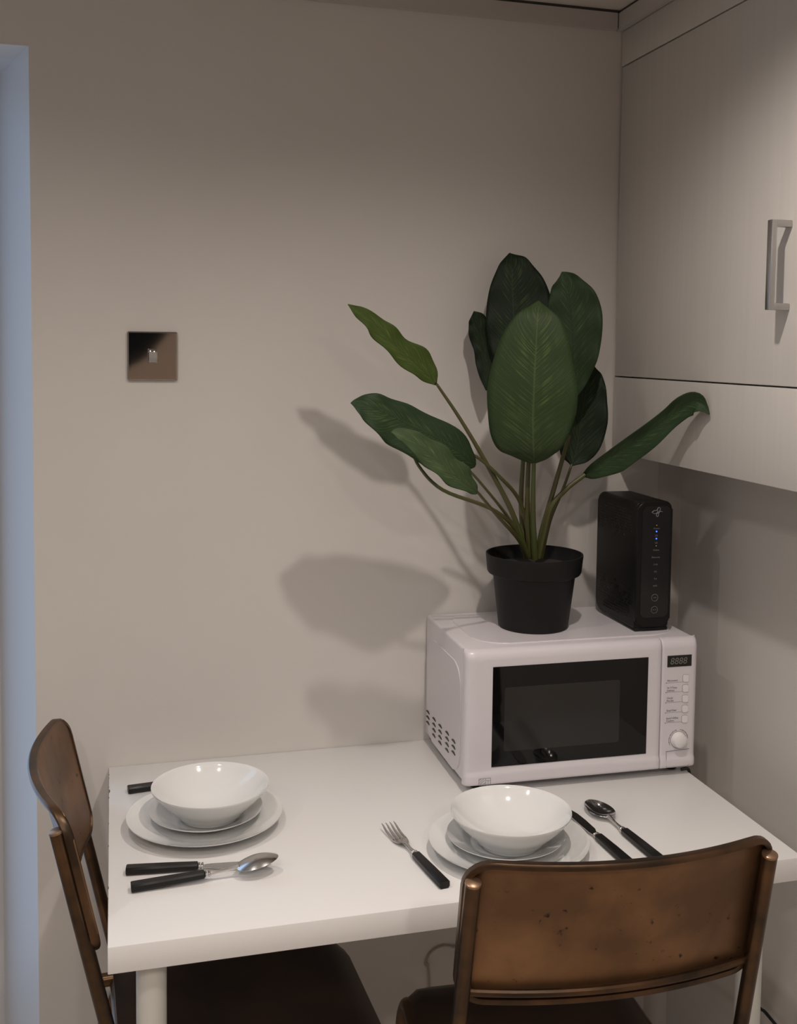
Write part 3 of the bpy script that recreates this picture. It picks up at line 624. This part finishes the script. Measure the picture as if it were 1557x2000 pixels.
# ------------------------------------------------------------------ chairs (local: seat faces +y, back plane at y=0, origin on floor)
def make_chair(label, loc, rz):
    t = tag(empty('stacking_chair', loc, (0, 0, rz)), label, 'chair', 'bronze metal chairs at the table')
    Wb, zb, zt, lean, sag = .200, .695, .893, .2206, .041
    def bp(u, z, off=0):                            # u -1..1 across, z height; off = towards the rear
        y = -(sag-.010*(zt-z)/(zt-zb))*(1-u*u) + .008 - (z-.62)*lean - off; return Vector((u*Wb, y, z))
    # curved back panel with rounded corners
    nx, nz = 28, 12; cr = .035; g = []
    for i in range(nz+1):
        row = []
        for j in range(nx+1):
            u = -1+2*j/nx; z_ = i/nz
            x = abs(u)*Wb; lim = 0
            if x > Wb-cr: dx_ = x-(Wb-cr); lim = cr-math.sqrt(max(0, cr*cr-dx_*dx_))
            z = zb+lim+(zt-zb-2*lim)*z_; row.append(bp(u, z))
        g.append(row)
    obj('backrest', sheet(g, thick=.0022), 'back', t, angle=60)
    # rolled lip round the panel
    ring = []
    def arc(cu, cz, a0):
        for k in range(8):
            a = R(a0+90*k/7); ring.append((cu+cr*math.cos(a)/Wb, cz+cr*math.sin(a)))
    for k in range(24): ring.append((-1+cr/Wb+(2-2*cr/Wb)*k/24, zb))
    arc(1-cr/Wb, zb+cr, -90)
    for k in range(1, 6): ring.append((1, zb+cr+(zt-zb-2*cr)*k/6))
    arc(1-cr/Wb, zt-cr, 0)
    for k in range(24, 0, -1): ring.append((-1+cr/Wb+(2-2*cr/Wb)*k/24, zt))
    arc(-1+cr/Wb, zt-cr, 90)
    for k in range(5, 0, -1): ring.append((-1, zb+cr+(zt-zb-2*cr)*k/6))
    arc(-1+cr/Wb, zb+cr, 180)
    seen = []; 
    for u, z in ring:
        p = bp(u, z, .0045)
        if not seen or (p-seen[-1]).length > .001: seen.append(p)
    if (seen[0]-seen[-1]).length < .001: seen.pop()
    # the lip is a flat band about 9 mm deep
    bm = bmesh.new(); n = len(seen); prof = [(-.0062, .0045), (-.0015, .0052), (.0012, .0020), (.0012, -.0068), (-.0015, -.0088), (-.0062, -.0080)]
    cen = bp(0, (zb+zt)/2); rings = []
    for i in range(n):
        tg = (seen[(i+1) % n]-seen[i-1]).normalized(); bk = Vector((0, -1, 0)); ou = tg.cross(bk); 
        if ou.dot(seen[i]-cen) < 0 and abs(ou.dot(seen[i]-cen)) > 0: ou = -ou
        ou.normalize(); rings.append([bm.verts.new(seen[i]+ou*a+bk*(-b_)) for a, b_ in prof])
    m_ = len(prof)
    for i in range(n):
        a, b_ = rings[i], rings[(i+1) % n]
        for k in range(m_): bm.faces.new((a[k], a[(k+1) % m_], b_[(k+1) % m_], b_[k]))
    obj('backrest_lip', bm, 'backlip', t, angle=50)
    pts = [bp(-.92+1.84*k/20, zb+.016, .010) for k in range(21)]; obj('lower_rail', tube(pts, .0052, 10), 'backlip', t)
    sz = .470
    for s in (-1, 1):
        xb = s*.187; up_ = bp(.955*s, zt-.026, .0165); 
        pth = fillet_path([up_, bp(.975*s, .435, .0165), Vector((s*.196, .0, .36)), Vector((s*.20, -.075, .012))], .06)
        post = obj('post', tube(pth, .0097, 18), 'tube', t)
        tv = (pth[0]-pth[1]).normalized()
        bmc = tube([pth[0]-tv*.0005, pth[0]+tv*.0022, pth[0]+tv*.0032], [.0100, .0100, .0085], 18); obj('end_cap', bmc, 'tubecap', post)
        # seat side tube that turns down into the front leg
        pth = fillet_path([(s*.186, -.02, sz-.030), (s*.172, .370, sz-.014), (s*.174, .398, sz-.06), (s*.178, .412, .012)], .035, 7)
        obj('front_leg', tube(pth, .0110, 16), 'tube', t)
    obj('cross_tube', tube([(-.186, .02, sz-.034), (.186, .02, sz-.034)], .009, 12), 'tube', t)
    obj('cross_tube', tube([(-.170, .35, sz-.036), (.170, .35, sz-.036)], .009, 12), 'tube', t)
    g = []; nu, nv = 16, 18
    for i in range(nv+1):
        v = i/nv; y = .015+.388*v; row = []
        for j in range(nu+1):
            u = -1+2*j/nu; hw = .172+.002*v
            z = sz - .010*(1-u*u)*math.sin(math.pi*min(1, v*1.05)) - (.030*((v-.86)/.14)**2 if v > .86 else 0) - (.012*((abs(u)-.85)/.15)**2 if abs(u) > .85 else 0)
            c = .03; yy = y
            if v > .9 and abs(u) > .85: yy -= .02*((v-.9)/.1)*((abs(u)-.85)/.15)
            row.append(Vector((u*hw, yy, z)))
        g.append(row)
    obj('seat', sheet(g, thick=.006), 'seat', t, angle=50)
    return t
make_chair('bronze metal chair in front, its curved back turned to the viewer', (.607, -.738, 0), R(-3.2))
make_chair('bronze metal chair at the left end of the table, seen edge on', (-.004, -.344, 0), R(-87.6))

# ------------------------------------------------------------------ cables
def cable(pts, r_, m, label):
    o_ = obj('power_cable', tube(smooth_path(pts, 10), r_, 8), m); tag(o_, label, 'cable'); return o_
cable([(.988, -.258, .7432), (1.0005, -.2605, .7434), (1.0042, -.262, .728), (1.006, -.262, .69), (1.04, -.26, .48), (1.095, -.34, .352), (1.098, -.38, .345), (1.098, -.44, .335), (1.098, -.52, .30), (1.08, -.60, .20), (1.08, -.70, .006)], .0028, 'cable_b', 'black cable hanging behind the table along the right wall')
pp = [at(838, 1906, Y=-.004), at(832, 1885, Y=-.004), at(840, 1862, Y=-.004), at(862, 1848, Y=-.004), at(885, 1850, Y=-.004), at(905, 1870, Y=-.004)]
cable([Vector((pp[0].x+.01, -.004, .02))] + pp + [Vector((pp[-1].x+.01, -.004, .02))], .0018, 'cable_w', 'thin pale cable looped on the wall under the table')

# ------------------------------------------------------------------ ceiling downlights (above the frame), the last four added as fill
for i, (pos, pw, cone) in enumerate(LIGHTS):
    t = tag(empty('ceiling_light', (pos[0], pos[1], ZCE+.004)), ['round ceiling downlight right above the middle of the table', 'round ceiling downlight above the left plates, nearer the wall', 'round ceiling downlight in front of the table, on the right', 'round ceiling downlight in front of the table, on the left', 'added fill downlight farthest from the table, on the right', 'added fill downlight behind the viewer, left of the farthest one', 'added fill downlight by the left wall, level with the viewer', 'added fill downlight in the rear left corner'][i], 'ceiling light', 'recessed ceiling downlights')
    obj('ring', lathe([(.032, 0), (.045, -.001), (.045, -.004), (.034, -.006), (.030, -.002), (.032, 0)], 32), 'steel', t)
    obj('lamp', lathe([(0, -.0012), (.030, -.0012), (.030, 0), (0, 0)], 24), 'lampglow', t)
